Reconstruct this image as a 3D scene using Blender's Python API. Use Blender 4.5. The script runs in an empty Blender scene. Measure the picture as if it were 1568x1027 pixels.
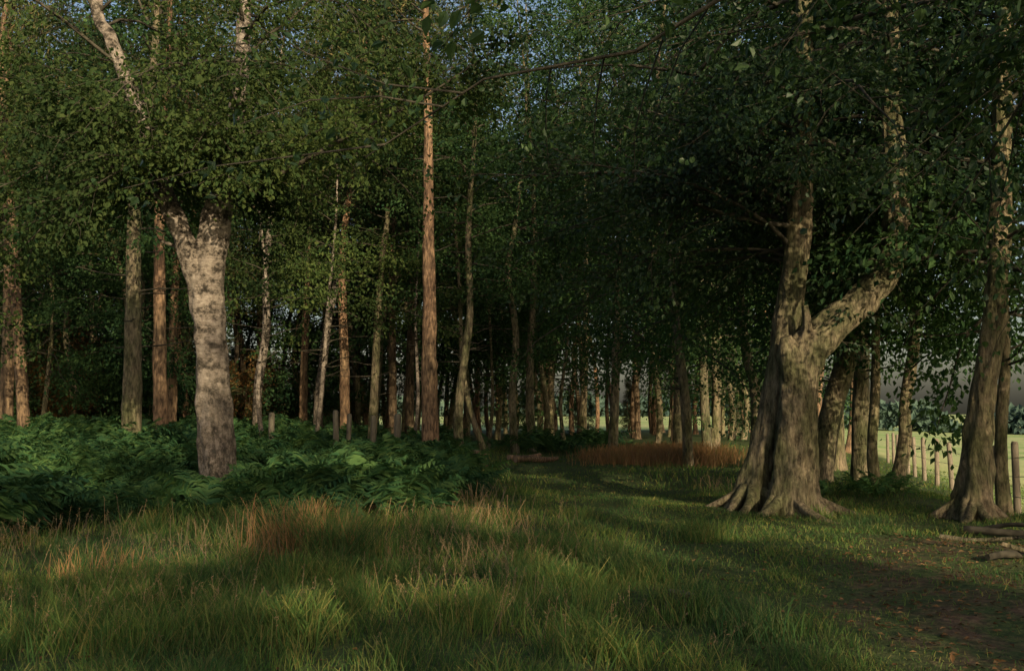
import bpy, math, numpy as np
PI=math.pi
sc=bpy.context.scene
TAU=2*PI
# ------------------------------------------------------------------ materials
def newmat(name):
    m=bpy.data.materials.new(name); m.use_nodes=True
    nt=m.node_tree; nt.nodes.clear()
    out=nt.nodes.new('ShaderNodeOutputMaterial')
    return m,nt,out
def N(nt,t,**k):
    n=nt.nodes.new(t)
    for a,b in k.items(): setattr(n,a,b)
    return n
def ramp(nt,fac,stops,interp='LINEAR'):
    r=N(nt,'ShaderNodeValToRGB'); r.color_ramp.interpolation=interp
    e=r.color_ramp.elements
    while len(e)<len(stops): e.new(0.5)
    for i,(p,c) in enumerate(stops):
        e[i].position=p; e[i].color=(c[0],c[1],c[2],1)
    nt.links.new(fac,r.inputs[0]); return r.outputs[0]
def noise_n(nt,vec,scale,detail=4,rough=.55):
    n=N(nt,'ShaderNodeTexNoise'); n.inputs['Scale'].default_value=scale
    n.inputs['Detail'].default_value=detail; n.inputs['Roughness'].default_value=rough
    if vec is not None: nt.links.new(vec,n.inputs['Vector'])
    return n.outputs['Fac']
def mapping(nt,src,scale):
    tc=N(nt,'ShaderNodeTexCoord'); mp=N(nt,'ShaderNodeMapping')
    mp.inputs['Scale'].default_value=scale
    nt.links.new(tc.outputs[src],mp.inputs['Vector']); return mp.outputs[0]
def mixc(nt,f,a,b,mode='MIX'):
    m=N(nt,'ShaderNodeMix',data_type='RGBA',blend_type=mode)
    for s,i in ((f,0),(a,6),(b,7)):
        if isinstance(s,(int,float)): m.inputs[i].default_value=s
        elif isinstance(s,tuple): m.inputs[i].default_value=(s[0],s[1],s[2],1)
        else: nt.links.new(s,m.inputs[i])
    return m.outputs[2]
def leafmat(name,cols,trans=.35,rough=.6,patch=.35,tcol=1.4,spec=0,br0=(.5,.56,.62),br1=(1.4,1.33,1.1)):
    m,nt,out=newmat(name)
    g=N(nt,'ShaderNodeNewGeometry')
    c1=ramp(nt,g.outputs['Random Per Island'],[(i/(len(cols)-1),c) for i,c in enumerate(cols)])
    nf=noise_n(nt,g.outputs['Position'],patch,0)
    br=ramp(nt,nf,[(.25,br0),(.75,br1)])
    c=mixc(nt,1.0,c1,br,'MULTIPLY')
    if spec>0:
        p=N(nt,'ShaderNodeBsdfPrincipled'); p.inputs['Roughness'].default_value=rough
        p.inputs['Specular IOR Level'].default_value=spec
    else: p=N(nt,'ShaderNodeBsdfDiffuse')
    nt.links.new(c,p.inputs[0])
    if trans>0:
        t=N(nt,'ShaderNodeBsdfTranslucent')
        ct=mixc(nt,1.0,c,(tcol,tcol*1.05,tcol*.5),'MULTIPLY'); nt.links.new(ct,t.inputs[0])
        ms=N(nt,'ShaderNodeMixShader'); ms.inputs[0].default_value=trans
        nt.links.new(p.outputs[0],ms.inputs[1]); nt.links.new(t.outputs[0],ms.inputs[2])
        nt.links.new(ms.outputs[0],out.inputs[0])
    else: nt.links.new(p.outputs[0],out.inputs[0])
    return m
def barkmat(name,kind):
    m,nt,out=newmat(name)
    p=N(nt,'ShaderNodeBsdfPrincipled'); p.inputs['Roughness'].default_value=.85
    p.inputs['Specular IOR Level'].default_value=.2
    if kind=='pine':
        a=noise_n(nt,mapping(nt,'Object',(9,9,2.2)),1.6,4,.65)
        oi=N(nt,'ShaderNodeObjectInfo')
        b=noise_n(nt,mapping(nt,'Object',(1,1,.35)),1.2,1)
        col=ramp(nt,a,[(.32,(.05,.036,.028)),(.48,(.20,.14,.10)),(.62,(.38,.26,.175)),(.8,(.50,.39,.28))])
        col=mixc(nt,.6,col,ramp(nt,b,[(.3,(.55,.62,.56)),(.7,(1.2,1.09,1.0))]),'MULTIPLY')
        col=mixc(nt,1.0,col,ramp(nt,oi.outputs['Random'],[(0,(.42,.46,.46)),(.5,(.75,.74,.7)),(1,(1.15,1.05,.97))]),'MULTIPLY'); h=a; st=.9
    elif kind=='birch':
        a=noise_n(nt,mapping(nt,'Object',(5.5,5.5,6.5)),1.0,6,.76)
        l=noise_n(nt,mapping(nt,'Object',(5,5,34)),1.3,3,.6)
        gr=N(nt,'ShaderNodeSeparateXYZ'); tc=N(nt,'ShaderNodeTexCoord'); nt.links.new(tc.outputs['Object'],gr.inputs[0])
        base=ramp(nt,a,[(.38,(.03,.026,.02)),(.45,(.11,.093,.077)),(.51,(.25,.21,.175)),(.62,(.37,.32,.275)),(.75,(.50,.44,.39))])
        base=mixc(nt,.45,base,ramp(nt,l,[(.36,(.35,.32,.28)),(.50,(1,1,1))]),'MULTIPLY')
        low=ramp(nt,noise_n(nt,mapping(nt,'Object',(8,8,5)),1.6,5,.75),[(.40,(.03,.03,.024)),(.50,(.11,.09,.07)),(.56,(.22,.185,.155)),(.75,(.36,.31,.26))])
        mr=N(nt,'ShaderNodeMapRange'); nt.links.new(gr.outputs[2],mr.inputs[0])
        mr.inputs[1].default_value=.5; mr.inputs[2].default_value=3.0
        col=mixc(nt,mr.outputs[0],low,base); h=a; st=1
    elif kind=='branch':
        a=noise_n(nt,mapping(nt,'Object',(6,6,6)),1.3,1)
        col=ramp(nt,a,[(.3,(.03,.027,.02)),(.7,(.09,.08,.06))]); h=None
    else:
        a=noise_n(nt,mapping(nt,'Object',(9,9,2.4)),1.8,6,.74)
        b=noise_n(nt,mapping(nt,'Object',(1.6,1.6,.8)),1.4,5,.7)
        oi=N(nt,'ShaderNodeObjectInfo')
        col=ramp(nt,a,[(.34,(.045,.038,.03)),(.45,(.16,.135,.105)),(.57,(.30,.255,.195)),(.75,(.45,.385,.31))])
        col=mixc(nt,.9,col,ramp(nt,b,[(.38,(.38,.48,.28)),(.48,(.7,.76,.58)),(.56,(1.05,1.02,.9)),(.68,(1.3,1.2,1.15))]),'MULTIPLY')
        col=mixc(nt,1.0,col,ramp(nt,oi.outputs['Random'],[(0,(.6,.64,.6)),(1,(1.1,1.07,1.0))]),'MULTIPLY'); h=a; st=1
    nt.links.new(col,p.inputs['Base Color'])
    if h is not None:
        bp=N(nt,'ShaderNodeBump'); bp.inputs['Strength'].default_value=st; bp.inputs['Distance'].default_value=.08
        nt.links.new(h,bp.inputs['Height']); nt.links.new(bp.outputs[0],p.inputs['Normal'])
    nt.links.new(p.outputs[0],out.inputs[0]); return m

M_PINE=barkmat('pine_bark','pine'); M_BIRCH=barkmat('birch_bark','birch'); M_BEECH=barkmat('beech_bark','beech'); M_BR=barkmat('branch_bark','branch')
BC=[(.020,.048,.025),(.035,.072,.032),(.056,.10,.040),(.027,.057,.028)]
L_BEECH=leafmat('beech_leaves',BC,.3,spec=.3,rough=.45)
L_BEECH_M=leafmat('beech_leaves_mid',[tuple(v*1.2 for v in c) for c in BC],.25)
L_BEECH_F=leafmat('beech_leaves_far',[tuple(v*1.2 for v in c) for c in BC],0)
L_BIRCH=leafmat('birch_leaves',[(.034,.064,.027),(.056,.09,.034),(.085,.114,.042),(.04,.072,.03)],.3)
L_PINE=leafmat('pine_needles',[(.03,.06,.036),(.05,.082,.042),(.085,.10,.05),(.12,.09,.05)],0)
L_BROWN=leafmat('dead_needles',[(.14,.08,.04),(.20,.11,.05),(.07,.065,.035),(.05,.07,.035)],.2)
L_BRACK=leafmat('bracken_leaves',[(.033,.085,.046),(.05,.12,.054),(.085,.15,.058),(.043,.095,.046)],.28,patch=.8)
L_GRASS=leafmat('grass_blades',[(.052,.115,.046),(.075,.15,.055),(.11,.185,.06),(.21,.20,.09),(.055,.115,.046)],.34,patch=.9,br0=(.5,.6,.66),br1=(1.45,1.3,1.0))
L_SEED=leafmat('seed_heads',[(.22,.16,.12),(.28,.21,.15),(.30,.21,.14),(.15,.15,.09)],.3,patch=.9)
L_RED=leafmat('red_grass',[(.26,.14,.085),(.34,.20,.12),(.20,.16,.08),(.30,.15,.08)],.3)
L_LITTER=leafmat('dry_leaf_litter',[(.09,.055,.034),(.15,.085,.045),(.21,.13,.075),(.05,.04,.028)],0,patch=2)

# ------------------------------------------------------------------ mesh building
class MB:
    def __init__(s): s.v=[];s.f=[];s.m=[];s.sm=[];s.n=0
    def add(s,v,f,mat=0,smooth=False):
        f=np.asarray(f,dtype=np.int64); s.v.append(np.asarray(v,dtype=np.float32)); s.f.append(f+s.n)
        s.m.append(np.full(len(f),mat,dtype=np.int32)); s.sm.append(np.full(len(f),smooth)); s.n+=len(v)
    def mesh(s,name,mats):
        me=bpy.data.meshes.new(name)
        V=np.concatenate(s.v); me.vertices.add(len(V)); me.vertices.foreach_set('co',V.ravel())
        loops=np.concatenate([f.ravel() for f in s.f]).astype(np.int32)
        tot=np.concatenate([np.full(len(f),f.shape[1]) for f in s.f])
        st=np.concatenate([[0],np.cumsum(tot)[:-1]]).astype(np.int32)
        me.loops.add(len(loops)); me.polygons.add(len(tot))
        me.loops.foreach_set('vertex_index',loops); me.polygons.foreach_set('loop_start',st)
        me.polygons.foreach_set('material_index',np.concatenate(s.m))
        me.polygons.foreach_set('use_smooth',np.concatenate(s.sm).astype(bool))
        me.update(calc_edges=True)
        for m in mats: me.materials.append(m)
        return me
def put(name,me,loc=(0,0,0),rz=0,scale=1,parent=None,rot=None):
    o=bpy.data.objects.new(name,me); sc.collection.objects.link(o)
    o.location=loc; o.rotation_euler=rot if rot else (0,0,rz)
    o.scale=(scale,)*3 if not isinstance(scale,tuple) else scale
    if parent: o.parent=parent
    return o
def nrm(a): return a/(np.linalg.norm(a,axis=-1,keepdims=True)+1e-9)
def smooth_path(P,R_,step=.12):
    P=np.asarray(P,float); R_=np.asarray(R_,float)
    Q=np.vstack([2*P[0]-P[1],P,2*P[-1]-P[-2]]); pts=[];rr=[]
    for i in range(len(P)-1):
        a,b,c,d=Q[i:i+4]; n=max(2,int(np.linalg.norm(c-b)/step))
        t=np.linspace(0,1,n,endpoint=False)[:,None]
        pts.append(.5*((2*b)+(-a+c)*t+(2*a-5*b+4*c-d)*t**2+(-a+3*b-3*c+d)*t**3))
        rr.append(R_[i]+(R_[i+1]-R_[i])*t[:,0])
    pts.append(P[-1:]);rr.append(R_[-1:])
    return np.vstack(pts),np.concatenate(rr)
def tube(mb,path,rad,sides=6,mat=0,lump=0,flare=0,fh=.5,seed=0,cap=False,capmat=None,rough=0):
    path=np.asarray(path,float); rad=np.asarray(rad,float); n=len(path)
    t=nrm(np.gradient(path,axis=0)); mean=np.abs(t.mean(0)); ref=np.eye(3)[np.argmin(mean)]
    u=nrm(np.cross(t,ref)); w=np.cross(t,u)
    a=np.linspace(0,TAU,sides,endpoint=False)[None,:]
    mult=np.ones((n,sides))
    s=np.concatenate([[0],np.cumsum(np.linalg.norm(np.diff(path,axis=0),axis=1))])[:,None]
    if lump:
        f=seed*1.7
        mult+=lump*(np.sin(3*a+1.1*s+f)+.7*np.sin(5*a-1.9*s+2*f)+.6*np.sin(2*a+3.7*s+f)+.45*np.sin(8*a+5.3*s+3*f)+.4*np.sin(4*a-8.1*s+f)+.3*np.sin(11*a+11*s))
    if rough:
        rg=np.random.default_rng(seed+999); q=rg.normal(0,1,(n,sides))
        for _ in range(3): q=(q*2+np.roll(q,1,1)+np.roll(q,-1,1)+np.vstack([q[:1],q[:-1]])*2+np.vstack([q[1:],q[-1:]])*2)/8
        mult+=rough*q/q.std()
        for _ in range(int(n*.12)):   # knots and bosses
            i0=rg.integers(0,n); a0=rg.uniform(0,TAU); da=(a-a0+PI)%TAU-PI; ds=s-s[i0]; wd=rg.uniform(.05,.14)
            mult+=rg.uniform(.08,.25)*np.exp(-(da/.35)**2-(ds/wd)**2)
    if flare:
        z=(path[:,2]-path[0,2])[:,None]
        k=np.exp(-z/fh); mult+=flare*k*(1+.75*np.sin(5*a+seed)+.45*np.sin(3*a+2*seed)+.4*np.sin(8*a+seed))
    r=rad[:,None]*mult
    V=path[:,None,:]+r[...,None]*(np.cos(a)[...,None]*u[:,None,:]+np.sin(a)[...,None]*w[:,None,:])
    V=V.reshape(-1,3); i=np.arange(n-1)[:,None]*sides; j=np.arange(sides)[None,:]; j2=(j+1)%sides
    F=np.stack([i+j,i+j2,i+sides+j2,i+sides+j],-1).reshape(-1,4)
    mb.add(V,F,mat,True)
    if cap:
        for e in (0,n-1):
            ring=V[e*sides:(e+1)*sides]; c=ring.mean(0)[None]
            vv=np.vstack([ring,c]); jj=np.arange(sides)
            mb.add(vv,np.stack([jj,(jj+1)%sides,np.full(sides,sides)],-1),capmat if capmat is not None else mat,False)
def leaves(mb,pos,d,L,W,rng,mat=1,flat=.8,fold=.15,style='rhomb'):
    n=len(pos)
    if n==0: return
    d=nrm(d); up=np.array([0,0,1.])+rng.normal(0,flat,(n,3)); nn=nrm(up-d*(up*d).sum(1,keepdims=True))
    s=np.cross(nn,d); l=(L*rng.uniform(.65,1.3,n))[:,None]; w=(W*rng.uniform(.7,1.2,n))[:,None]*.5
    if style=='full':
        p0=pos;p3=pos+d*l
        v=np.stack([p0,p0+d*l*.28+s*w+nn*w*fold*3,p0+d*l*.65+s*w*.85+nn*w*fold*3,p3-nn*l*.1,p0+d*l*.65-s*w*.85+nn*w*fold*3,p0+d*l*.28-s*w+nn*w*fold*3],1).reshape(-1,3)
        b=np.arange(n)[:,None]*6
        F=np.concatenate([b+np.array([[0,1,2,3]]),b+np.array([[0,3,4,5]])])
    else:
        v=np.stack([pos,pos+d*l*.45+s*w+nn*l*fold,pos+d*l,pos+d*l*.45-s*w+nn*l*fold],1).reshape(-1,3)
        F=np.arange(n*4).reshape(n,4)
    mb.add(v,F,mat,False)
def pinterp(path,t):
    k=np.clip(t,0,1)*(len(path)-1); i=np.minimum(k.astype(int),len(path)-2); f=(k-i)[:,None]
    return path[i]*(1-f)+path[i+1]*f
def crown(mb,stems,rng,z0,z1,R,nl,ns,nleaf,L,W,kind='broad',droop=.10,flat=.8,style='rhomb',el0=.25,el1=1.0,jit=.26,azc=None,azw=PI,twig=True,len_min=.35,lr=1.0):
    PP=[];DD=[]
    for i in range(nl):
        P,Rr=stems[i%len(stems)]
        u=(i+rng.random())/nl; z=z0+(z1-z0)*u
        z=min(z,P[-1,2]-.05); k=int(np.searchsorted(P[:,2],z)); k=min(k,len(P)-1); p0=P[k].copy(); rt=Rr[k]
        az=(i*2.399+rng.normal(0,.5)) if azc is None else azc+rng.uniform(-azw,azw)
        pf=max(len_min,math.sqrt(max(0,1-((u-.3)/.78)**2))) if kind!='spruce' else max(.12,1-u)
        Ln=R*pf*rng.uniform(.65,1.2)
        el=el0+(el1-el0)*u+rng.normal(0,.15)
        d=np.array([math.cos(az)*math.cos(el),math.sin(az)*math.cos(el),math.sin(el)])
        n=7; pts=[p0]; p=p0
        for q in range(n):
            d=d+rng.normal(0,.15,3)+np.array([0,0,-droop]); d/=np.linalg.norm(d); p=p+d*Ln/n; pts.append(p)
        pts=np.array(pts); r0=min(rt*.5,(.009*Ln+.014)*lr)
        tube(mb,pts,np.linspace(r0,.006,n+1),5,2)
        for j in range(ns):
            s=.15+.85*(j+rng.random())/ns
            q=pinterp(pts,np.array([s]))[0]; dl=nrm(pts[min(n,int(s*n)+1)]-pts[int(s*n)-1 if int(s*n)>0 else 0])
            ang=rng.choice([-1,1])*rng.uniform(.4,1.25)
            c_,s_=math.cos(ang),math.sin(ang)
            sd=np.array([dl[0]*c_-dl[1]*s_,dl[0]*s_+dl[1]*c_,dl[2]*.6+rng.normal(0,.28)])
            sl=Ln*.42*(1-.55*s)*rng.uniform(.6,1.3)+.25
            sp=[q]; pp=q
            for _ in range(3):
                sd=sd+rng.normal(0,.12,3)+np.array([0,0,-droop*1.3]); sd/=np.linalg.norm(sd); pp=pp+sd*sl/3; sp.append(pp)
            sp=np.array(sp)
            if twig: tube(mb,sp,np.linspace(max(.005,r0*.25),.003,4),3,2)
            m=int(nleaf*(.5+sl/ (R*.3))*rng.uniform(.3,1.4)*.6)+2
            tt=rng.random(m)**.8
            ps=pinterp(sp,tt)+np.stack([rng.normal(0,jit,m),rng.normal(0,jit,m),rng.normal(-.03,jit*(.42 if kind=='broad' else .7),m)],1)
            PP.append(ps); DD.append(sd[None,:]*.8+rng.normal(0,.6,(m,3))+np.array([0,0,-.25 if kind=='broad' else .3]))
    PP=np.vstack(PP);DD=np.vstack(DD)
    leaves(mb,PP,DD,L,W,rng,1,flat,.12,style)
    return len(PP)

# ------------------------------------------------------------------ terrain
def H(x,y):
    x=np.asarray(x,float); y=np.asarray(y,float)
    xb=7.6+np.clip(y-20,0,1e9)*.22
    d=np.clip(x-xb,0,None)
    drop=-5.5*(1-np.exp(-.2*d/5.5))
    b=.05*np.sin(x*.9+y*.4)+.04*np.sin(x*.5-y*.8+1)+.025*np.sin(2.1*x+1.3*y)+.02*np.sin(1.7*x-2.9*y)
    far=np.clip(1-np.hypot(x,y)/120,0,1)
    tl=np.clip((-x-2)/11,0,1)*np.clip((y-9)/9,0,1)*np.clip((70-y)/30,0,1)
    return drop+b*far*1.0+.55*tl*tl*(3-2*tl)
def h1(x,y): return float(H(x,y))
def pdist(x,y,pl):
    x=np.asarray(x,float);y=np.asarray(y,float); best=np.full(x.shape,1e9)
    for (ax,ay),(bx,by) in zip(pl[:-1],pl[1:]):
        dx,dy=bx-ax,by-ay; t=np.clip(((x-ax)*dx+(y-ay)*dy)/(dx*dx+dy*dy),0,1)
        best=np.minimum(best,np.hypot(x-ax-t*dx,y-ay-t*dy))
    return best
PATH=[(1.6,-4),(2.6,3),(3.3,7.0),(4.3,10.0),(5.2,12.2)]
GLADE=[(3.0,9),(3.3,13),(2.2,18),(1.5,26),(2.2,36),(4,50)]
def sstep(a,b,x): t=np.clip((x-a)/(b-a),0,1); return t*t*(3-2*t)
def wob(x,y): return .35*np.sin(1.7*x+.6*y)+.3*np.sin(2.3*y-1.1*x+2)+.2*np.sin(4.1*x+3.3*y)
def pathf(x,y): return (1-sstep(.4,1.4,pdist(x,y,PATH)+wob(x,y)*.6))
def shortf(x,y):
    a=1-sstep(1.0,2.8,pdist(x,y,GLADE)+wob(x,y)*.9)
    b=1-sstep(.9,2.1,pdist(x,y,PATH)+wob(x,y)*.6)
    c=sstep(4.2,5.5,x)*sstep(12,14,y)
    return np.maximum(np.maximum(a,b),c*.85)
def brackf(x,y):
    edge=17.0+1.0*np.sin(x*.8)-np.clip(-x-3.3,0,9)*2.2
    lim=-.6-(y-18)*.045+.5*np.sin(y*.7)
    return sstep(0,1.2,y-np.maximum(edge,9.0))*sstep(0,.9,lim-x)

gx=np.concatenate([[-1500,-900,-500,-300,-180,-120,-90,-70],np.arange(-55,45,.45),[50,60,80,110,150,220,350,600,1000,1500]])
gy=np.concatenate([[-1200,-500,-200,-100,-60],np.arange(-35,100,.45),[105,115,130,160,220,320,500,800,1300,2500]])
GX,GY=np.meshgrid(gx,gy); GZ=H(GX,GY)
mb=MB(); nx,ny=len(gx),len(gy)
ii=(np.arange(ny-1)[:,None]*nx+np.arange(nx-1)[None,:]).ravel()
mb.add(np.stack([GX,GY,GZ],-1).reshape(-1,3),np.stack([ii,ii+1,ii+nx+1,ii+nx],-1),0,True)
m,nt,out=newmat('ground_soil_grass')
p=N(nt,'ShaderNodeBsdfPrincipled'); p.inputs['Roughness'].default_value=.95; p.inputs['Specular IOR Level'].default_value=.1
at=N(nt,'ShaderNodeAttribute',attribute_name='zone'); sp=N(nt,'ShaderNodeSeparateColor'); nt.links.new(at.outputs['Color'],sp.inputs[0])
pos=mapping(nt,'Object',(1,1,1))
n1=noise_n(nt,pos,2.2,4,.65); n2=noise_n(nt,pos,14,4,.7); n3=noise_n(nt,pos,.05,1)
soil=ramp(nt,n2,[(.3,(.045,.033,.024)),(.55,(.14,.092,.06)),(.75,(.23,.16,.10))])
moss=ramp(nt,n2,[(.3,(.03,.05,.022)),(.55,(.07,.095,.035)),(.75,(.13,.14,.06))])
pm=mixc(nt,ramp(nt,n1,[(.42,(0,0,0)),(.62,(1,1,1))]),moss,soil)
g2=mixc(nt,sp.outputs[0],moss,pm)
field=ramp(nt,n3,[(.35,(.26,.37,.12)),(.6,(.42,.44,.20))])
g3=mixc(nt,sp.outputs[2],g2,field)
nt.links.new(g3,p.inputs['Base Color'])
bp=N(nt,'ShaderNodeBump'); bp.inputs['Strength'].default_value=.7; bp.inputs['Distance'].default_value=.05
nt.links.new(n2,bp.inputs['Height']); nt.links.new(bp.outputs[0],p.inputs['Normal']); nt.links.new(p.outputs[0],out.inputs[0])
me=mb.mesh('ground',[m])
ca=me.color_attributes.new('zone','FLOAT_COLOR','POINT')
xf,yf=GX.ravel(),GY.ravel()
fieldm=np.maximum(sstep(0,1.5,xf-(9.6+np.clip(yf-20,-30,999)*.29)),np.maximum(sstep(84,90,yf),0))
col=np.stack([pathf(xf,yf),shortf(xf,yf),fieldm,np.ones(len(xf))],1).astype(np.float32)
ca.data.foreach_set('color',col.ravel())
put('ground',me)

# ------------------------------------------------------------------ hero trees
def stem(pts,rad,step=.12): return smooth_path(pts,rad,step)
def roots(mb,rng,c,n,r,length,a0=0):
    for i in range(n):
        a=a0+i*TAU/n+rng.normal(0,.25); L=length*rng.uniform(.5,1.25); pts=[]; rr=r*rng.uniform(.7,1.15)
        for k in range(8):
            s=k/7; aa=a+.6*s*math.sin(i*3.); pts.append((c[0]+math.cos(aa)*(.12+L*s),c[1]+math.sin(aa)*(.12+L*s),.42*(1-s)**2.4-.01-.12*s**2))
        P,Rr=smooth_path(pts,np.linspace(rr,.03,8),.07); tube(mb,P,Rr,10,0,.07,seed=i,rough=.05)

# birch at left
rng=np.random.default_rng(11); mb=MB()
A=stem([(0,0,-.25),(-.02,0,.1),(-.06,0,.5),(-.18,0,1.8),(-.24,0,2.8),(-.32,0,3.6),(-.2,0,4.4),(-.12,.05,5.2),(.03,.1,6.0),(.1,.2,7.2),(.1,.5,9.2),(.3,.6,12.5)],
       [.33,.31,.30,.26,.245,.27,.25,.19,.16,.13,.09,.03],.06)
B=stem([(-.33,-.02,3.35),(-.52,-.06,3.9),(-.72,-.08,4.45),(-1.02,-.1,5.1),(-1.33,-.1,6.1),(-1.7,-.05,7.0),(-2.0,0,7.7),(-2.3,.1,8.5),(-2.3,.3,12)],
       [.17,.18,.165,.15,.14,.115,.10,.085,.02],.06)
tube(mb,*A,48,0,.05,.22,.3,seed=2,rough=.035); tube(mb,*B,30,0,.05,seed=4,rough=.035)
for (z,az,Ln,r,s0) in [(4.0,2.9,.9,.06,A),(5.1,.3,.7,.05,A),(2.7,2.4,.25,.06,A),(3.2,.2,.15,.09,A),(4.6,1.0,.3,.07,A)]:
    k=np.searchsorted(s0[0][:,2],z); p0=s0[0][k]
    pts=[p0+np.array([math.cos(az)*Ln*t,math.sin(az)*Ln*t*.6,Ln*t*.35]) for t in np.linspace(0,1,5)]
    tube(mb,pts,np.linspace(r,r*.4,5),7,0,.08,cap=True)
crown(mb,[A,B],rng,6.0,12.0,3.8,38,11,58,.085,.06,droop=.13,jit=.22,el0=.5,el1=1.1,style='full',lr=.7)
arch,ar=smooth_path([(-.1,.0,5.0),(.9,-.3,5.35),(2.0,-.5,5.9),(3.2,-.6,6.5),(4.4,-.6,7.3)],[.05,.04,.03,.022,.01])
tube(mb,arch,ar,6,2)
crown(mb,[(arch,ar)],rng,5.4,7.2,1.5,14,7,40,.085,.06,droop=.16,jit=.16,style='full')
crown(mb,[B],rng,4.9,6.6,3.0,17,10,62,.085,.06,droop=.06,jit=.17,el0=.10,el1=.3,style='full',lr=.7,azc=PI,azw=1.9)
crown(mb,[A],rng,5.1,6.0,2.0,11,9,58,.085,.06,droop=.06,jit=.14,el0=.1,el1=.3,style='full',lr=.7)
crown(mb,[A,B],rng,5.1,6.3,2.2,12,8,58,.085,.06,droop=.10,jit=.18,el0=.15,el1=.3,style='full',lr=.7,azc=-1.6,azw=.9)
put('birch_tree',mb.mesh('birch_tree',[M_BIRCH,L_BIRCH,M_BR]),(-4.62,16,h1(-4.62,16)))

# double-stemmed beech at right
rng=np.random.default_rng(5); mb=MB()
A=stem([(-.52,.1,-.15),(-.44,.1,.3),(-.27,.1,.84),(-.08,.1,1.6),(.11,.1,2.57),(.27,.1,3.55),(.43,.1,4.63),(.54,.15,5.93),(.6,.2,7.3),(.7,.4,10),(.7,.6,15)],
       [.27,.25,.235,.22,.22,.215,.20,.18,.16,.11,.03],.06)
B=stem([(.13,-.3,-.15),(.13,-.3,.3),(.16,-.3,.84),(.22,-.3,1.7),(.36,-.28,2.5),(.78,-.25,2.98),(1.3,-.2,3.4),(1.73,-.15,3.85),(1.96,-.1,4.4),(2.04,-.05,5.2),(2.02,0,6.3),(2.1,.1,9),(2.2,.2,14)],
       [.38,.35,.33,.31,.31,.28,.25,.225,.215,.20,.175,.12,.03],.06)
tube(mb,*A,60,0,.05,.36,.34,seed=1,rough=.03); tube(mb,*B,64,0,.06,.45,.34,seed=6,rough=.035)
K=stem([(.18,-.32,2.2),(.1,-.4,2.6),(.02,-.45,2.85)],[.25,.2,.08],.05); tube(mb,*K,24,0,.1,seed=3,cap=True,rough=.05)
K=stem([(.3,-.4,2.7),(.38,-.46,3.0),(.34,-.46,3.35)],[.09,.07,.05]); tube(mb,*K,12,0,.09,seed=3,cap=True)
roots(mb,rng,(.05,-.2),12,.12,1.4)
roots(mb,rng,(-.45,.05),9,.10,1.1,.4)
crown(mb,[A,B],rng,6.2,14.3,6.0,46,13,60,.10,.07,droop=.11,jit=.27,el0=.2,el1=1.1,style='full',lr=.8)
crown(mb,[A],rng,3.9,6,5.5,22,12,64,.10,.07,droop=.08,jit=.24,el0=.40,el1=.45,azc=2.3,azw=1.0,style='full',lr=.8)
crown(mb,[A],rng,5.4,7.5,3.4,12,10,64,.10,.07,droop=.12,jit=.24,el0=.2,el1=.35,azc=-1.9,azw=1.0,style='full',lr=.7)
crown(mb,[B],rng,4.6,6.5,4.5,9,11,64,.10,.07,droop=.08,jit=.24,el0=.3,el1=.45,azc=1.2,azw=.7,style='full',lr=.8)
crown(mb,[B],rng,2.6,4.2,.7,5,3,18,.09,.065,droop=.1,jit=.12,el0=.3,el1=.3,style='full')
put('beech_tree',mb.mesh('beech_tree',[M_BEECH,L_BEECH,M_BR]),(4.40,16.5,h1(4.4,16.5)))

# beech near the fence
rng=np.random.default_rng(15); mb=MB()
A=stem([(0,0,-.15),(.02,0,.2),(.06,0,.6),(.1,0,1.05),(.21,0,1.95),(.37,0,2.75),(.49,0,3.55),(.64,.1,4.5),(.8,.1,8),(.9,.2,13)],[.27,.26,.25,.22,.18,.17,.16,.15,.11,.03],.07)
tube(mb,*A,48,0,.09,.5,.3,seed=9,rough=.03); roots(mb,rng,(0,0),9,.09,.8)
crown(mb,[A],rng,3.4,12.5,4.2,44,12,54,.10,.07,droop=.12,jit=.26,el0=.1,el1=1.1,style='full',lr=.8,azc=.3,azw=2.2)
put('beech_tree',mb.mesh('beech_tree',[M_BEECH,L_BEECH,M_BR]),(7.1,15.5,h1(7.1,15.5)-.02))

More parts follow.
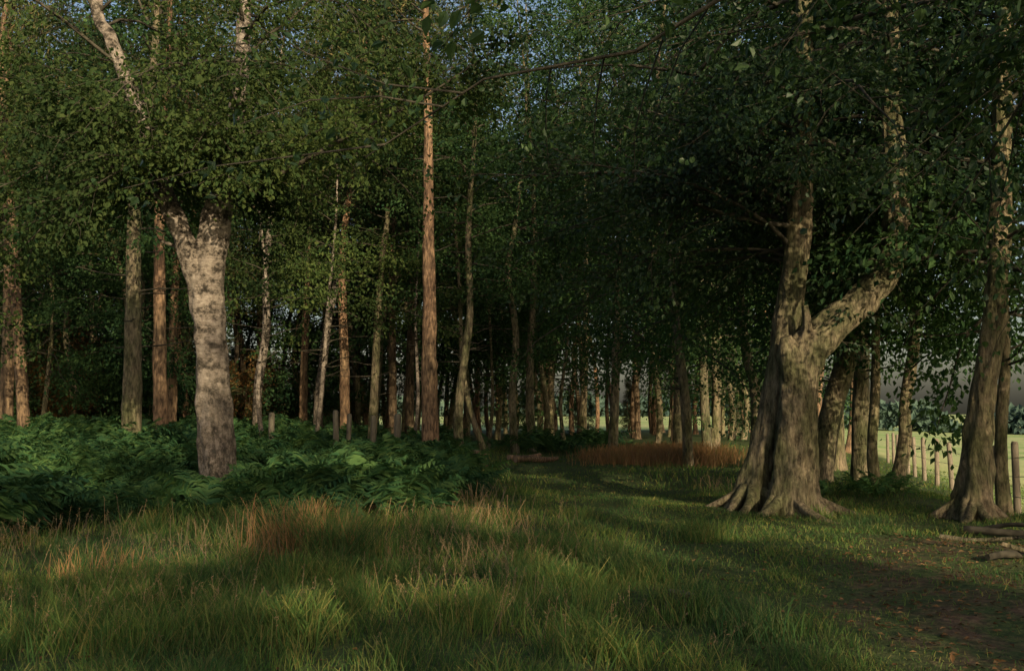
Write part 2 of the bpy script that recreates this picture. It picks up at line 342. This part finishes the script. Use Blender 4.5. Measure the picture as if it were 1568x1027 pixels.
# ------------------------------------------------------------------ mid-distance trees (individually shaped)
def mid(kind,X,Y,diam,path,z0,Ht,R,nl=26,ns=8,nleaf=26,L=.14,W=.09,seed=0,**kw):
    rng=np.random.default_rng(100+seed); mb=MB()
    pts=[(0,0,-.2)]+[(a,0,z) for a,z in path]; 
    lx,lz=pts[-1][0],pts[-1][2]
    if Ht>lz+1: pts.append((lx+rng.normal(0,.25),rng.normal(0,.3),(lz+Ht)/2)); pts.append((lx+rng.normal(0,.4),rng.normal(0,.5),Ht))
    zz=np.array([q[2] for q in pts]); rad=diam/2*np.clip(1.0-.9*zz/Ht,.05,1.1)
    S=stem(pts,rad,.2); tube(mb,*S,18,0,.045,.25 if kind!='pine' else .12,.25,seed=seed,rough=.03)
    for i in range(11):
        z=rng.uniform(2.2,max(z0,4)); k=min(np.searchsorted(S[0][:,2],z),len(S[0])-1); az=rng.uniform(0,TAU); l=rng.uniform(.3,1.8)
        q=S[0][k]+np.array([math.cos(az),math.sin(az),rng.uniform(-.1,.4)])[None,:]*np.linspace(0,l,4)[:,None]+rng.normal(0,.03,(4,3)); tube(mb,q,np.linspace(.025,.006,4),4,2)
    if kind=='pine':
        crown(mb,[S],rng,z0,Ht-.4,R,nl,ns,int(nleaf*2.2),.20,.04,'pine',droop=-.03,flat=2,jit=.24,el0=.1,el1=.8,twig=False)
        mats=[M_PINE,L_PINE,M_BR]
    else:
        crown(mb,[S],rng,z0,Ht-.4,R,nl,ns,nleaf,L,W,'broad',flat=.9,twig=False,**kw)
        mats=[M_BIRCH if kind=='birch' else M_BEECH, L_BIRCH if kind=='birch' else L_BEECH_M,M_BR]
    nm={'pine':'pine_tree','birch':'birch_tree','beech':'beech_tree'}[kind]
    put(nm,mb.mesh(nm,mats),(X,Y,h1(X,Y)))
MT=[
('pine',-15.2,30,.44,[(0,3),(-.1,6)],7,19,3),
('pine',-13.6,28,.36,[(-.15,1.5),(-.4,4),(-.6,6.3)],6,17,2.8),
('beech',-9.15,24,.48,[(0,1.5),(-.02,4),(-.05,6.5)],5.2,15,3.6),
('pine',-10.5,30,.46,[(-.1,2),(-.2,5),(-.25,7.5)],8.4,18,2.8),
('pine',-11.6,34,.38,[(0,3),(.05,7)],7.6,18,2.6),
('birch',-10.2,40,.40,[(.0,2),(.3,4.5),(.2,7),(.4,9)],8,19,3),
('pine',-9.4,45,.40,[(0,3),(.1,8)],9,20,3),
('birch',-8.2,42,.42,[(.1,2),(.4,5),(1.0,8),(1.3,11),(1.1,13)],12.5,19,2.0),
('pine',-6.3,38,.42,[(-.1,3),(-.2,8)],9,20,2.6),
('pine',-4.8,40,.36,[(0,3),(-.05,8)],8,19,2.4),
('pine',-4.4,43,.42,[(0,3),(.05,8)],9,21,2.8),
('pine',-2.6,32,.56,[(-.05,3),(-.1,7),(-.15,11)],12,20,3),
('beech',-5.05,36,.34,[(.1,3),(.3,7),(.5,9)],7,17,2.9),
('beech',.15,38,.32,[(-.15,2),(.0,4.5),(-.3,7),(0,9)],6,18,3.4),
('beech',.8,39,.34,[(-.1,3),(.1,8)],6,19,3.4),
('beech',-1.85,35,.34,[(.0,2),(.35,5),(.3,8)],6.5,18,3.2),
('beech',-.9,36,.24,[(-.6,1.6),(-.9,3.2),(-1,6)],5,12,2.4),
('beech',2.2,56,.38,[(0,3),(.1,8)],5,20,4),
('beech',8.2,42,.42,[(-.1,2),(-.15,5)],4.2,18,4.4),
('beech',8.7,43,.38,[(.1,2),(.0,5)],4.4,17,4.2),
('beech',7.2,30,.36,[(.15,1.2),(.1,2.4),(-.2,4)],3.9,15,4.2),
('beech',7.1,23.2,.56,[(.15,.9),(.4,1.9),(.75,3.0),(.9,5)],4.4,14,4.2),
('beech',8.9,27.5,.48,[(.0,1.5),(.2,3.5)],4.0,14,4.0),
('beech',8.45,24.2,.46,[(.0,1.2),(.05,2.9),(.1,5)],4.2,14,4.0),
('beech',7.75,21.4,.24,[(-.05,.8),(.05,2),(.1,4)],3.6,10,2.6),
('beech',8.05,21.2,.30,[(.25,.9),(.3,1.8),(.55,3.2),(.5,5)],3.8,12,3.2),
('beech',8.15,16.6,.22,[(-.05,1),(.1,3)],3.2,10,2.8),
('beech',5.3,30,.32,[(-.1,2),(-.4,5),(-.5,7)],3.8,16,4.8),
('beech',3.6,36,.36,[(.1,2),(.2,5)],4.0,18,5.0),
('beech',5.9,36,.38,[(.1,2),(.2,5)],4.0,17,4.8),
('beech',3.2,46,.36,[(.1,2),(.2,5)],4.4,20,5.0),
('beech',10.2,50,.4,[(.1,2),(.2,5)],4.0,16,4.6),
# slender under-canopy trees that carry foliage between the big trunks
('birch',-13.0,24,.16,[(.2,2),(.1,5)],3.4,10,2.6),
('birch',-7.6,31,.16,[(-.3,2),(-.1,5)],4.6,12,2.4),
('birch',-6.9,35,.18,[(.2,2),(.4,5)],4.6,13,2.6),
('birch',-3.6,36,.15,[(.2,2),(.1,5)],4.2,12,2.2),
('beech',-12.6,33,.18,[(.2,2),(.3,5)],2.6,9,2.6),
('beech',-1.0,41,.16,[(.2,2),(.1,5)],3.8,12,2.6),
('beech',2.2,41,.18,[(-.2,2),(.1,5)],3.6,12,3.0),
('beech',-17.0,36,.2,[(.2,2),(.3,5)],2.4,11,3.0),
]
for i,t in enumerate(MT):
    k,X,Y,dm,path,z0,Ht,R=t
    big=(k=='beech' and z0<4.7)
    mid(k,X,Y,dm,path,z0,Ht,R,seed=i,nl=42 if big and dm>.2 else 30,ns=10 if big else 9,nleaf=42 if big else 32,**(dict(el0=-.1) if big else {}))

# ------------------------------------------------------------------ background variants
def variant(seed,kind,Ht,r,z0,R,nl,ns,nleaf,L,W,**kw):
    rng=np.random.default_rng(seed); mb=MB()
    pts=[(0,0,-.2)]+[(rng.normal(0,.16)*z/3,rng.normal(0,.16)*z/3,z) for z in np.linspace(2,Ht,6)]
    zz=np.array([q[2] for q in pts]); S=stem(pts,r*np.clip(1.08-.95*zz/Ht,.05,1.1),.5)
    tube(mb,*S,10,0,.03,.25,.3,seed=seed)
    crown(mb,[S],rng,z0,Ht-.4,R,nl,ns,nleaf,L,W,kind,twig=False,**kw)
    mats={'broad':[M_BEECH,L_BEECH_F,M_BR],'pine':[M_PINE,L_PINE,M_BR],'spruce':[M_PINE,L_PINE,M_BR]}[kind]
    return mb.mesh(kind+'_variant',mats)
VB=[variant(200+i,'broad',Ht,.16,z0,4.2,34,8,26,.25,.16,flat=.9,jit=.34,el0=.0) for i,(Ht,z0) in enumerate([(21,4.6),(17,3.8),(24,6),(19,5.0)])]
VT=[variant(270+i,'broad',15,.2,2.4,4.4,22,5,95,.20,.15,flat=.9,jit=.26,el0=.0) for i in range(3)]
VP=[variant(230+i,'pine',Ht,.17,z0,2.9,28,8,44,.28,.075,flat=2,jit=.3,el0=.1,el1=.8,droop=-.03) for i,(Ht,z0) in enumerate([(21,8),(19,6.5),(23,9.5)])]
VS=[variant(250+i,'spruce',Ht,.15,z0,2.6,56,7,32,.26,.07,flat=2,jit=.22,el0=-.1,el1=.4,droop=.03) for i,(Ht,z0) in enumerate([(14,1.4),(11,.9)])]
def shrubmesh(seed,mats,Ht=3.2,R=1.5):
    rng=np.random.default_rng(seed); mb=MB(); stems=[]
    for i in range(5):
        a=i*TAU/5; S=stem([(0,0,-.1),(math.cos(a)*.3,math.sin(a)*.3,Ht*.5),(math.cos(a)*.6,math.sin(a)*.6,Ht)],[.04,.03,.01],.3); stems.append(S); tube(mb,*S,5)
    crown(mb,stems,rng,.25,Ht,R,34,7,26,.14,.09,'broad',flat=1,jit=.2,twig=False)
    return mb.mesh('shrub',mats)
SHG=[shrubmesh(300,[M_BEECH,L_BEECH_F,M_BR]),shrubmesh(301,[M_BEECH,L_BEECH_F,M_BR],2.4)]
SHB=[shrubmesh(302,[M_PINE,L_BROWN,M_BR],3.5,1.6)]
rng=np.random.default_rng(77)
placed=[(t[1],t[2]) for t in MT]+[(-4.6,16),(4.4,16.5),(7.1,15.5)]
def ok(x,y,d): return all((x-a)**2+(y-b)**2>d*d for a,b in placed)
def scatter(n,fx,fy,d,chooser,tries=40):
    c=0
    for _ in range(n*tries):
        if c>=n: break
        y=rng.uniform(*fy); x=rng.uniform(*fx(y))
        if not ok(x,y,d): continue
        nm,me,s=chooser(x,y); placed.append((x,y)); c+=1
        put(nm,me,(x,y,h1(x,y)),rot=(rng.normal(0,.04),rng.normal(0,.04),rng.uniform(0,TAU)),scale=s)
def ch_left(x,y):
    r=rng.random()
    if r<.48: return 'pine_tree',VP[rng.integers(3)],rng.uniform(.8,1.15)
    if r<.74: return 'spruce_tree',VS[rng.integers(2)],rng.uniform(.8,1.3)
    return 'beech_tree',VB[rng.integers(4)],rng.uniform(.75,1.05)
def ch_mid(x,y):
    if rng.random()<.35: return 'pine_tree',VP[rng.integers(3)],rng.uniform(.85,1.1)
    return 'beech_tree',VB[rng.integers(4)],rng.uniform(.85,1.1)
scatter(22,lambda y:(-.62*y-2,-.38*y),(32,52),3.0,ch_left)
scatter(66,lambda y:(-.60*y-3,-.08*y),(48,82),2.4,ch_left)
scatter(34,lambda y:(-.08*y,8+.12*y),(48,80),2.6,ch_mid)
scatter(9,lambda y:(7+.2*(y-20),9.5+.25*(y-20)),(45,80),2.5,ch_mid)
scatter(26,lambda y:(-.60*y,-.16*y),(44,80),1.6,lambda x,y:(('understorey_shrub',SHG[rng.integers(2)],rng.uniform(.8,1.5)) if rng.random()<.75 else ('dead_larch_shrub',SHB[0],rng.uniform(.8,1.2))))
scatter(6,lambda y:(-.50*y,-.40*y),(36,50),1.3,lambda x,y:('dead_larch_shrub',SHB[0],rng.uniform(.7,1.0)))
scatter(8,lambda y:(-.53*y,-.36*y),(36,50),1.3,lambda x,y:('understorey_shrub',SHG[rng.integers(2)],rng.uniform(.7,1.2)))
scatter(5,lambda y:(-.5*y,-.3*y),(40,56),2.0,lambda x,y:('spruce_tree',VS[0],rng.uniform(.9,1.2)))
scatter(6,lambda y:(-.5*y,-.12*y),(46,58),2.0,lambda x,y:('beech_tree',VB[[0,2][rng.integers(2)]],rng.uniform(.95,1.1)))
scatter(15,lambda y:(-.06*y,.24*y),(62,84),1.3,lambda x,y:('spruce_tree',VS[rng.integers(2)],rng.uniform(.25,.42)))
scatter(16,lambda y:(-.08*y,6+.14*y),(60,82),1.6,lambda x,y:('pine_tree',VP[rng.integers(3)],rng.uniform(.7,1.0)))
# trees behind the viewer, which shade the foreground
for i,(x,y,s) in enumerate([(13,-17,1.15),(7.0,-13,.85),(1.5,-15,.85),(-3.5,-12,.8),(-9,-16,.85),(-15,-14,.85),(19.5,-14,1.0),(23,-20,1.1),(15.5,-5,.7),(9.6,-8,.62),(4.6,-7,.60),(1.2,-5,.50),(-3,-5,.45)]):
    put('beech_tree',VT[i%3],(x,y,h1(x,y)),i*1.3,s)
# overhanging beech just outside the right of view
rng=np.random.default_rng(41); mb=MB()
A=stem([(0,0,-.2),(0,.1,2),(-.1,.3,5),(-.2,.5,8),(-.2,.4,13)],[.4,.33,.27,.2,.04]); tube(mb,*A,20,0,.04,.4,.4,seed=3)
crown(mb,[A],rng,4.4,9.5,8.0,44,15,64,.085,.058,droop=.085,jit=.22,el0=.30,el1=.6,azc=1.9,azw=.8,style='full',lr=.5)
LB=smooth_path([(-.1,.1,3.6),(-1.6,.4,4.3),(-3.2,.9,4.45),(-4.6,1.2,4.25),(-5.9,1.4,3.95)],[.06,.045,.03,.018,.008])
LC=smooth_path([(-.1,.1,3.8),(-.6,1.4,4.6),(-1.0,3.0,5.0),(-1.3,4.6,4.9),(-1.5,6.0,4.5)],[.06,.045,.03,.018,.008])
PP=[];DD=[]
for LL,cnt in ((LB,36),(LC,44)):
    tube(mb,*LL,8,2)
    for j in range(cnt):
        s=.35+.65*rng.random(); q=pinterp(LL[0],np.array([s]))[0]; az=rng.uniform(0,TAU); l=rng.uniform(.3,1.0)
        sp=q+np.array([math.cos(az),math.sin(az)*.8,-.25])*np.linspace(0,l,4)[:,None]+np.array([0,0,-.25])*np.linspace(0,1,4)[:,None]**2
        tube(mb,sp,[.006,.005,.004,.003],4,2); mm=32
        PP.append(pinterp(sp,rng.random(mm))+rng.normal(0,.08,(mm,3))); DD.append(np.array([math.cos(az),math.sin(az),-.5])+rng.normal(0,.5,(mm,3)))
leaves(mb,np.vstack(PP),np.vstack(DD),.095,.062,rng,1,.5,.12,'full')
put('beech_tree',mb.mesh('beech_tree',[M_BEECH,L_BEECH,M_BR]),(5.8,3.6,0))

# ------------------------------------------------------------------ distant woods
rng=np.random.default_rng(9); mb=MB(); n=26000
az=rng.uniform(-.75,.95,n); dist=rng.uniform(330,360,n); hh=9+4*np.sin(az*40)+2.5*np.sin(az*97+1)+3*np.sin(az*11)
x=np.sin(az)*dist; y=np.cos(az)*dist; z=H(x,y)+rng.random(n)**.7*hh*np.where(az>.3,1.0,.5)
leaves(mb,np.stack([x,y,z],1),rng.normal(0,1,(n,3)),2.6,2.0,rng,0,1.5)
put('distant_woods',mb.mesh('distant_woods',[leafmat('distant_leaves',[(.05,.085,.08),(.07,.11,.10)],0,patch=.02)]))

# ------------------------------------------------------------------ grass
rng=np.random.default_rng(3)
def sample(n,y0,y1,pw=1.0):
    y=y0+(y1-y0)*rng.random(n)**pw; x=rng.uniform(-1,1,n)*(.56*y+2.2); return x,y
def blades(mb,x,y,h,w,bend,mat=0,rng=rng):
    n=len(x); z=H(x,y)-.01; a=rng.uniform(0,TAU,n); b=rng.uniform(0,TAU,n)
    side=np.stack([np.cos(a),np.sin(a),np.zeros(n)],1); bd=np.stack([np.cos(b),np.sin(b),np.zeros(n)],1)
    base=np.stack([x,y,z],1); bnd=(bend*rng.uniform(.2,1.2,n)*h)[:,None]; h=h[:,None]; w=(w*rng.uniform(.6,1.2,n))[:,None]*.5
    up=np.array([0,0,1.])
    p1=base+up*h*.45+bd*bnd*.25; p2=base+up*h*.82+bd*bnd*.62; p3=base+up*h*(1-.25*bend)+bd*bnd*1.1
    V=np.stack([base-side*w,base+side*w,p1+side*w*.9,p1-side*w*.9,p2+side*w*.6,p2-side*w*.6,p3],1).reshape(-1,3)
    o=mb.n; k=np.arange(n)[:,None]*7
    mb.add(V,np.concatenate([k+np.array([[0,1,2,3]]),k+np.array([[3,2,4,5]])]),mat,False)
    mb.f.append(k+np.array([[5,4,6]])+o); mb.m.append(np.full(n,mat,dtype=np.int32)); mb.sm.append(np.full(n,False))
mb=MB()
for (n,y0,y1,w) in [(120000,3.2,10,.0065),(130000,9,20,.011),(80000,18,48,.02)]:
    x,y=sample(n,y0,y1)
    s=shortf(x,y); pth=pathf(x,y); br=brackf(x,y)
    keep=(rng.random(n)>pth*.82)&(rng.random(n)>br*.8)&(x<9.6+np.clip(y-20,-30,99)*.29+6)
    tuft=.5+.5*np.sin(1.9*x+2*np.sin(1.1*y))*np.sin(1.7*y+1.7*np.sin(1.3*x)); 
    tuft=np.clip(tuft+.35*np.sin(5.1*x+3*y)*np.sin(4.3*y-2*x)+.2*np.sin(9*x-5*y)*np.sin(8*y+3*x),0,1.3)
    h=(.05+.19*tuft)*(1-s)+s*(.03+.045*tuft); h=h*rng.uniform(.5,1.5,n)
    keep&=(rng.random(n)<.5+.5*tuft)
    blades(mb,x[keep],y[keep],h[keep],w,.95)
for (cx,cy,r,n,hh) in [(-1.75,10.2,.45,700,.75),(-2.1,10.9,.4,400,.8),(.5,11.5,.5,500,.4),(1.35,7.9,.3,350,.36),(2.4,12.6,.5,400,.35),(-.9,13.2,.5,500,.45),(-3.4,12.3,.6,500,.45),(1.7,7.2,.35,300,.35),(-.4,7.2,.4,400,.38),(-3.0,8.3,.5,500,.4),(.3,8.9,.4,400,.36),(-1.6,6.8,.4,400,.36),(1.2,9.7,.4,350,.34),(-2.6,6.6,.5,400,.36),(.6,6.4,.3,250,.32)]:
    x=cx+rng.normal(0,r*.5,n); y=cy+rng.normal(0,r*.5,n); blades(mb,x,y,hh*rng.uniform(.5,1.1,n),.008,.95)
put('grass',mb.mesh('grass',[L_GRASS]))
mb=MB(); n=12000; x,y=sample(n,6.0,22); s=shortf(x,y); br=brackf(x,y)
tz=.5+.5*np.sin(1.3*x+1.1*y)*np.sin(.9*y-1.1*x+1)
k=(s<.3)&(br<.4)&(rng.random(n)<tz**1.5*(.35+.65*sstep(7,10,y))); x,y=x[k],y[k]; n=len(x)
h=rng.uniform(.18,.42,n); z=H(x,y); ln=rng.normal(0,.12,(n,2))
base=np.stack([x,y,z],1); top=base+np.stack([ln[:,0],ln[:,1],h],1); w=np.clip(.0009*y/5,.0010,.004)[:,None]; sx=np.array([[1,0,0]])
mb.add(np.stack([base-sx*w,base+sx*w,top+sx*w,top-sx*w],1).reshape(-1,3),np.arange(n*4).reshape(n,4),0)
for q in range(9):
    t=1-q*.04; pp=base+(top-base)*t+rng.normal(0,.008,(n,3))
    leaves(mb,pp,rng.normal(0,.7,(n,3))+np.array([0,0,.6]),.026,.007,rng,0,1.0)
put('meadow_grass_seed_heads',mb.mesh('meadow_grass_seed_heads',[L_SEED]))
mb=MB()
for (cx,cy,rx,ry,n,hh,w) in [(5.1,33,2.0,3.0,7000,.6,.018),(3.5,31,1.3,1.5,2000,.45,.018),(-2.1,15.5,1.8,1.4,300,.4,.006),(-3.4,14.5,.6,.5,160,.6,.006),(-2.1,10.5,.6,.5,520,.75,.008),(-.6,14.2,.8,.5,200,.35,.006),(-3.9,9.5,.6,.5,150,.4,.007)]:
    x=cx+rng.normal(0,rx*.5,n); y=cy+rng.normal(0,ry*.5,n); blades(mb,x,y,hh*rng.uniform(.5,1.15,n),w,.6)
put('dry_red_grass',mb.mesh('dry_red_grass',[L_RED]))
mb=MB(); n=24000; x,y=sample(n,3.5,24); k=rng.random(n)<(.15+.85*pathf(x,y)); x,y=x[k],y[k]; n=len(x)
leaves(mb,np.stack([x,y,H(x,y)+.012+rng.random(n)*.012],1),np.stack([rng.normal(0,1,n),rng.normal(0,1,n),rng.normal(0,.15,n)],1),.055,.035,rng,0,.25)
put('leaf_litter',mb.mesh('leaf_litter',[L_LITTER]))

# ------------------------------------------------------------------ bracken
def frondset(mb,x,y,L,az,tilt,rng,mat=0,npin=12):
    n=len(x); base=np.stack([x,y,H(x,y)],1)
    ca,sa=np.cos(az),np.sin(az); hd=np.stack([ca,sa,np.zeros(n)],1); sd=np.stack([-sa,ca,np.zeros(n)],1); up=np.array([[0,0,1.]])
    roll=rng.normal(0,.35,n)[:,None]; sd=nrm(sd+up*roll)
    def P(t):
        return base+hd*(L*(t*np.cos(tilt)+ .30*t*t))[:,None]+up*(L*(t*np.sin(tilt)-.34*t**2.4*np.sin(tilt)))[:,None]
    for a,b in ((0,.35),(.35,.7),(.7,1)):
        p,q=P(a),P(b); w=.006
        mb.add(np.stack([p-sd*w,p+sd*w,q+sd*w*.6,q-sd*w*.6],1).reshape(-1,3),np.arange(n*4).reshape(n,4),mat)
    for i in range(npin):
        t=.34+.66*i/npin; c=P(t); fwd=nrm(P(min(t+.03,1.02))-P(t-.03)); pl=(L*.34*(1-(t-.34)/.72)**.85*rng.uniform(.7,1.15,n)+.02)[:,None]
        for sg in (-1,1):
            d=nrm(sd*sg+fwd*.5+up*rng.normal(-.15,.25,(n,1)))
            wv=fwd*(L*.038)[:,None]
            tip=c+d*pl-up*pl*.22; m1=c+d*pl*.5
            V=np.stack([c-wv*.5,c+wv*.5,m1+wv*.62,tip,m1-wv*.4],1).reshape(-1,3)
            mb.add(V,np.arange(n*5).reshape(n,5),mat)
rng=np.random.default_rng(21); mb=MB()
n=8000; y=8.5+38*rng.random(n)**1.3; x=rng.uniform(-.62,.02,n)*y-.3
k=rng.random(n)<brackf(x,y)*(.6+.4*np.sin(x*1.3+y*.9)); x,y=x[k],y[k]
k2=((x+4.62)**2+(y-16)**2)>.35; x,y=x[k2],y[k2]
ex=rng.normal(0,1,130)*1.4+2.7; ey=rng.normal(0,1,130)*2+41; x=np.concatenate([x,ex]);y=np.concatenate([y,ey])
ex=rng.normal(0,1,12)*.4+6.7; ey=rng.normal(0,1,12)*.4+18.6; x=np.concatenate([x,ex]);y=np.concatenate([y,ey])
ex=rng.normal(0,1,60)*.9-3.2; ey=rng.normal(0,1,60)*.7+14.9; x=np.concatenate([x,ex]);y=np.concatenate([y,ey])
hs=.84+.48*np.sin(x*.9+1)*np.sin(y*.7); hs=np.where(x>4,.5,hs)
x=np.repeat(x,4)+rng.normal(0,.07,len(x)*4); y=np.repeat(y,4)+rng.normal(0,.07,len(y)*4); hs=np.repeat(hs,4); n=len(x)
frondset(mb,x,y,rng.uniform(.6,1.3,n)*hs,rng.uniform(0,TAU,n),rng.uniform(.8,1.5,n),rng)
put('bracken',mb.mesh('bracken',[L_BRACK]))

# ------------------------------------------------------------------ fence, posts, logs, stumps
def woodmat(name,c):
    m,nt,out=newmat(name); p=N(nt,'ShaderNodeBsdfPrincipled'); p.inputs['Roughness'].default_value=.85
    a=noise_n(nt,mapping(nt,'Object',(12,12,2)),1.5,4,.6)
    nt.links.new(ramp(nt,a,[(.3,tuple(v*.45 for v in c)),(.7,c)]),p.inputs['Base Color'])
    bp=N(nt,'ShaderNodeBump'); bp.inputs['Strength'].default_value=.5; nt.links.new(a,bp.inputs['Height']); nt.links.new(bp.outputs[0],p.inputs['Normal'])
    nt.links.new(p.outputs[0],out.inputs[0]); return m
W_POST=woodmat('weathered_post',(.27,.225,.17)); W_CUT=woodmat('cut_wood',(.30,.20,.125)); W_OLD=woodmat('old_wood',(.16,.14,.10)); W_ROT=woodmat('rotten_wood',(.09,.075,.05))
mw,nt,out=newmat('fence_wire'); p=N(nt,'ShaderNodeBsdfPrincipled'); p.inputs['Metallic'].default_value=.8; p.inputs['Roughness'].default_value=.5; p.inputs['Base Color'].default_value=(.35,.35,.34,1); nt.links.new(p.outputs[0],out.inputs[0])
def post(name,x,y,h,r,parent,mat,rng):
    mb=MB(); lx,ly=rng.normal(0,.025,2)
    tube(mb,[(0,0,-.2),(0,0,0),(lx*.5,ly*.5,h*.5),(lx,ly,h-.05),(lx,ly,h)],[r*1.03,r,r,r*.97,r*.7],9,0,.03,seed=rng.integers(9),cap=True)
    put(name,mb.mesh(name,[mat]),(x,y,h1(x,y)),parent=parent)
rng=np.random.default_rng(2)
fe=bpy.data.objects.new('post_and_wire_fence',None); sc.collection.objects.link(fe)
pp=[]
for i in range(18):
    y=9+2.15*i; x=9.3+(y-19)*.29-.15*math.sin(i*.7) if y>12 else 9.3+(y-19)*.29
    pp.append((x,y)); post('post_%d'%i,x,y,1.3+rng.normal(0,.03),.065,fe,W_POST,rng)
mb=MB()
for hz in (.35,.7,1.02): tube(mb,[(a-.05,b,h1(a,b)+hz) for a,b in pp],[.006]*len(pp),4)
put('wires',mb.mesh('wires',[mw]),parent=fe)
fo=bpy.data.objects.new('old_fence_posts',None); sc.collection.objects.link(fo)
for i,(x,y,h,r) in enumerate([(-7.1,29.5,1.4,.09),(-4.9,28,1.5,.08),(-4.65,28.4,1.4,.07),(-3.95,28.5,1.4,.085),(-3.1,27,1.5,.10)]): post('post_%d'%i,x,y,h,r,fo,W_OLD,rng)
def log(name,p0,p1,r,seed,mat=W_OLD,cap=W_CUT,lump=.05):
    mb=MB(); p0=np.array(p0,float);p1=np.array(p1,float); p0[2]+=h1(p0[0],p0[1]); p1[2]+=h1(p1[0],p1[1]); t=np.linspace(0,1,24)[:,None]; P=(p1-p0)*t; P[:,2]+=.03*np.sin(t[:,0]*5+seed)
    tube(mb,P,r*(1-.4*t[:,0]),18,0,lump,seed=seed,cap=True,capmat=1,rough=.03); put(name,mb.mesh(name,[mat,cap]),tuple(p0))
log('felled_log',(.1,30,.12),(1.4,31,.12),.11,1,M_PINE); log('felled_log',(-.1,31,.13),(.9,31.8,.18),.10,2,M_PINE)
log('fallen_branch',(6.1,13.6,.06),(7.3,12.9,.08),.05,2,M_BR,M_BR); log('fallen_branch',(6.4,13.9,.05),(6.9,13.1,.16),.035,5,M_BR,M_BR); log('fallen_branch',(5.6,13.2,.03),(6.6,12.6,.05),.03,3,M_BEECH,M_BR)
log('fallen_branch',(5.9,11.0,.03),(4.9,10.4,.05),.05,4,M_BR,M_BR,.1); log('fallen_branch',(6.1,10.2,.03),(5.2,10.7,.14),.035,8,M_BEECH,M_BR,.1)
def stump(name,x,y,h,r,seed,mat,cap=W_CUT):
    mb=MB(); P,Rr=smooth_path([(0,0,-.1),(0,0,.05),(0,0,h*.5),(0.01,0,h)],[r*1.15,r*1.1,r,r*.93],.05)
    tube(mb,P,Rr,20,0,.08,.4,.12,seed=seed,cap=True,capmat=1)
    put(name,mb.mesh(name,[mat,cap]),(x,y,h1(x,y)))
stump('tree_stump',-.95,29,.5,.22,1,M_PINE); stump('tree_stump',1.34,8.1,.17,.11,2,W_ROT,W_OLD)

# ------------------------------------------------------------------ light, world, camera
EL=math.radians(18); AZ=math.radians(158)
S=bpy.data.lights.new('sun','SUN'); S.energy=5; S.angle=math.radians(.5); S.color=(1,.82,.52)
so=bpy.data.objects.new('sun',S); sc.collection.objects.link(so)
from mathutils import Vector
sv=Vector((math.sin(AZ)*math.cos(EL),math.cos(AZ)*math.cos(EL),math.sin(EL)))
so.rotation_euler=sv.to_track_quat('Z','Y').to_euler()
w=bpy.data.worlds.new('World'); sc.world=w; w.use_nodes=True; nt=w.node_tree
bg=nt.nodes['Background']; sk=nt.nodes.new('ShaderNodeTexSky'); sk.sky_type='NISHITA'; sk.sun_disc=False
sk.sun_elevation=EL; sk.sun_rotation=AZ; sk.dust_density=4; sk.ozone_density=.5
nt.links.new(sk.outputs[0],bg.inputs[0]); bg.inputs[1].default_value=.15
cam=bpy.data.cameras.new('camera'); co=bpy.data.objects.new('camera',cam); sc.collection.objects.link(co)
cam.lens=35; cam.sensor_width=36; cam.clip_end=5000; co.location=(0,0,1.6)
co.rotation_euler=(math.radians(90+4.37),0,0); sc.camera=co
sc.view_settings.view_transform='Standard'; sc.view_settings.look='None'; sc.view_settings.exposure=0
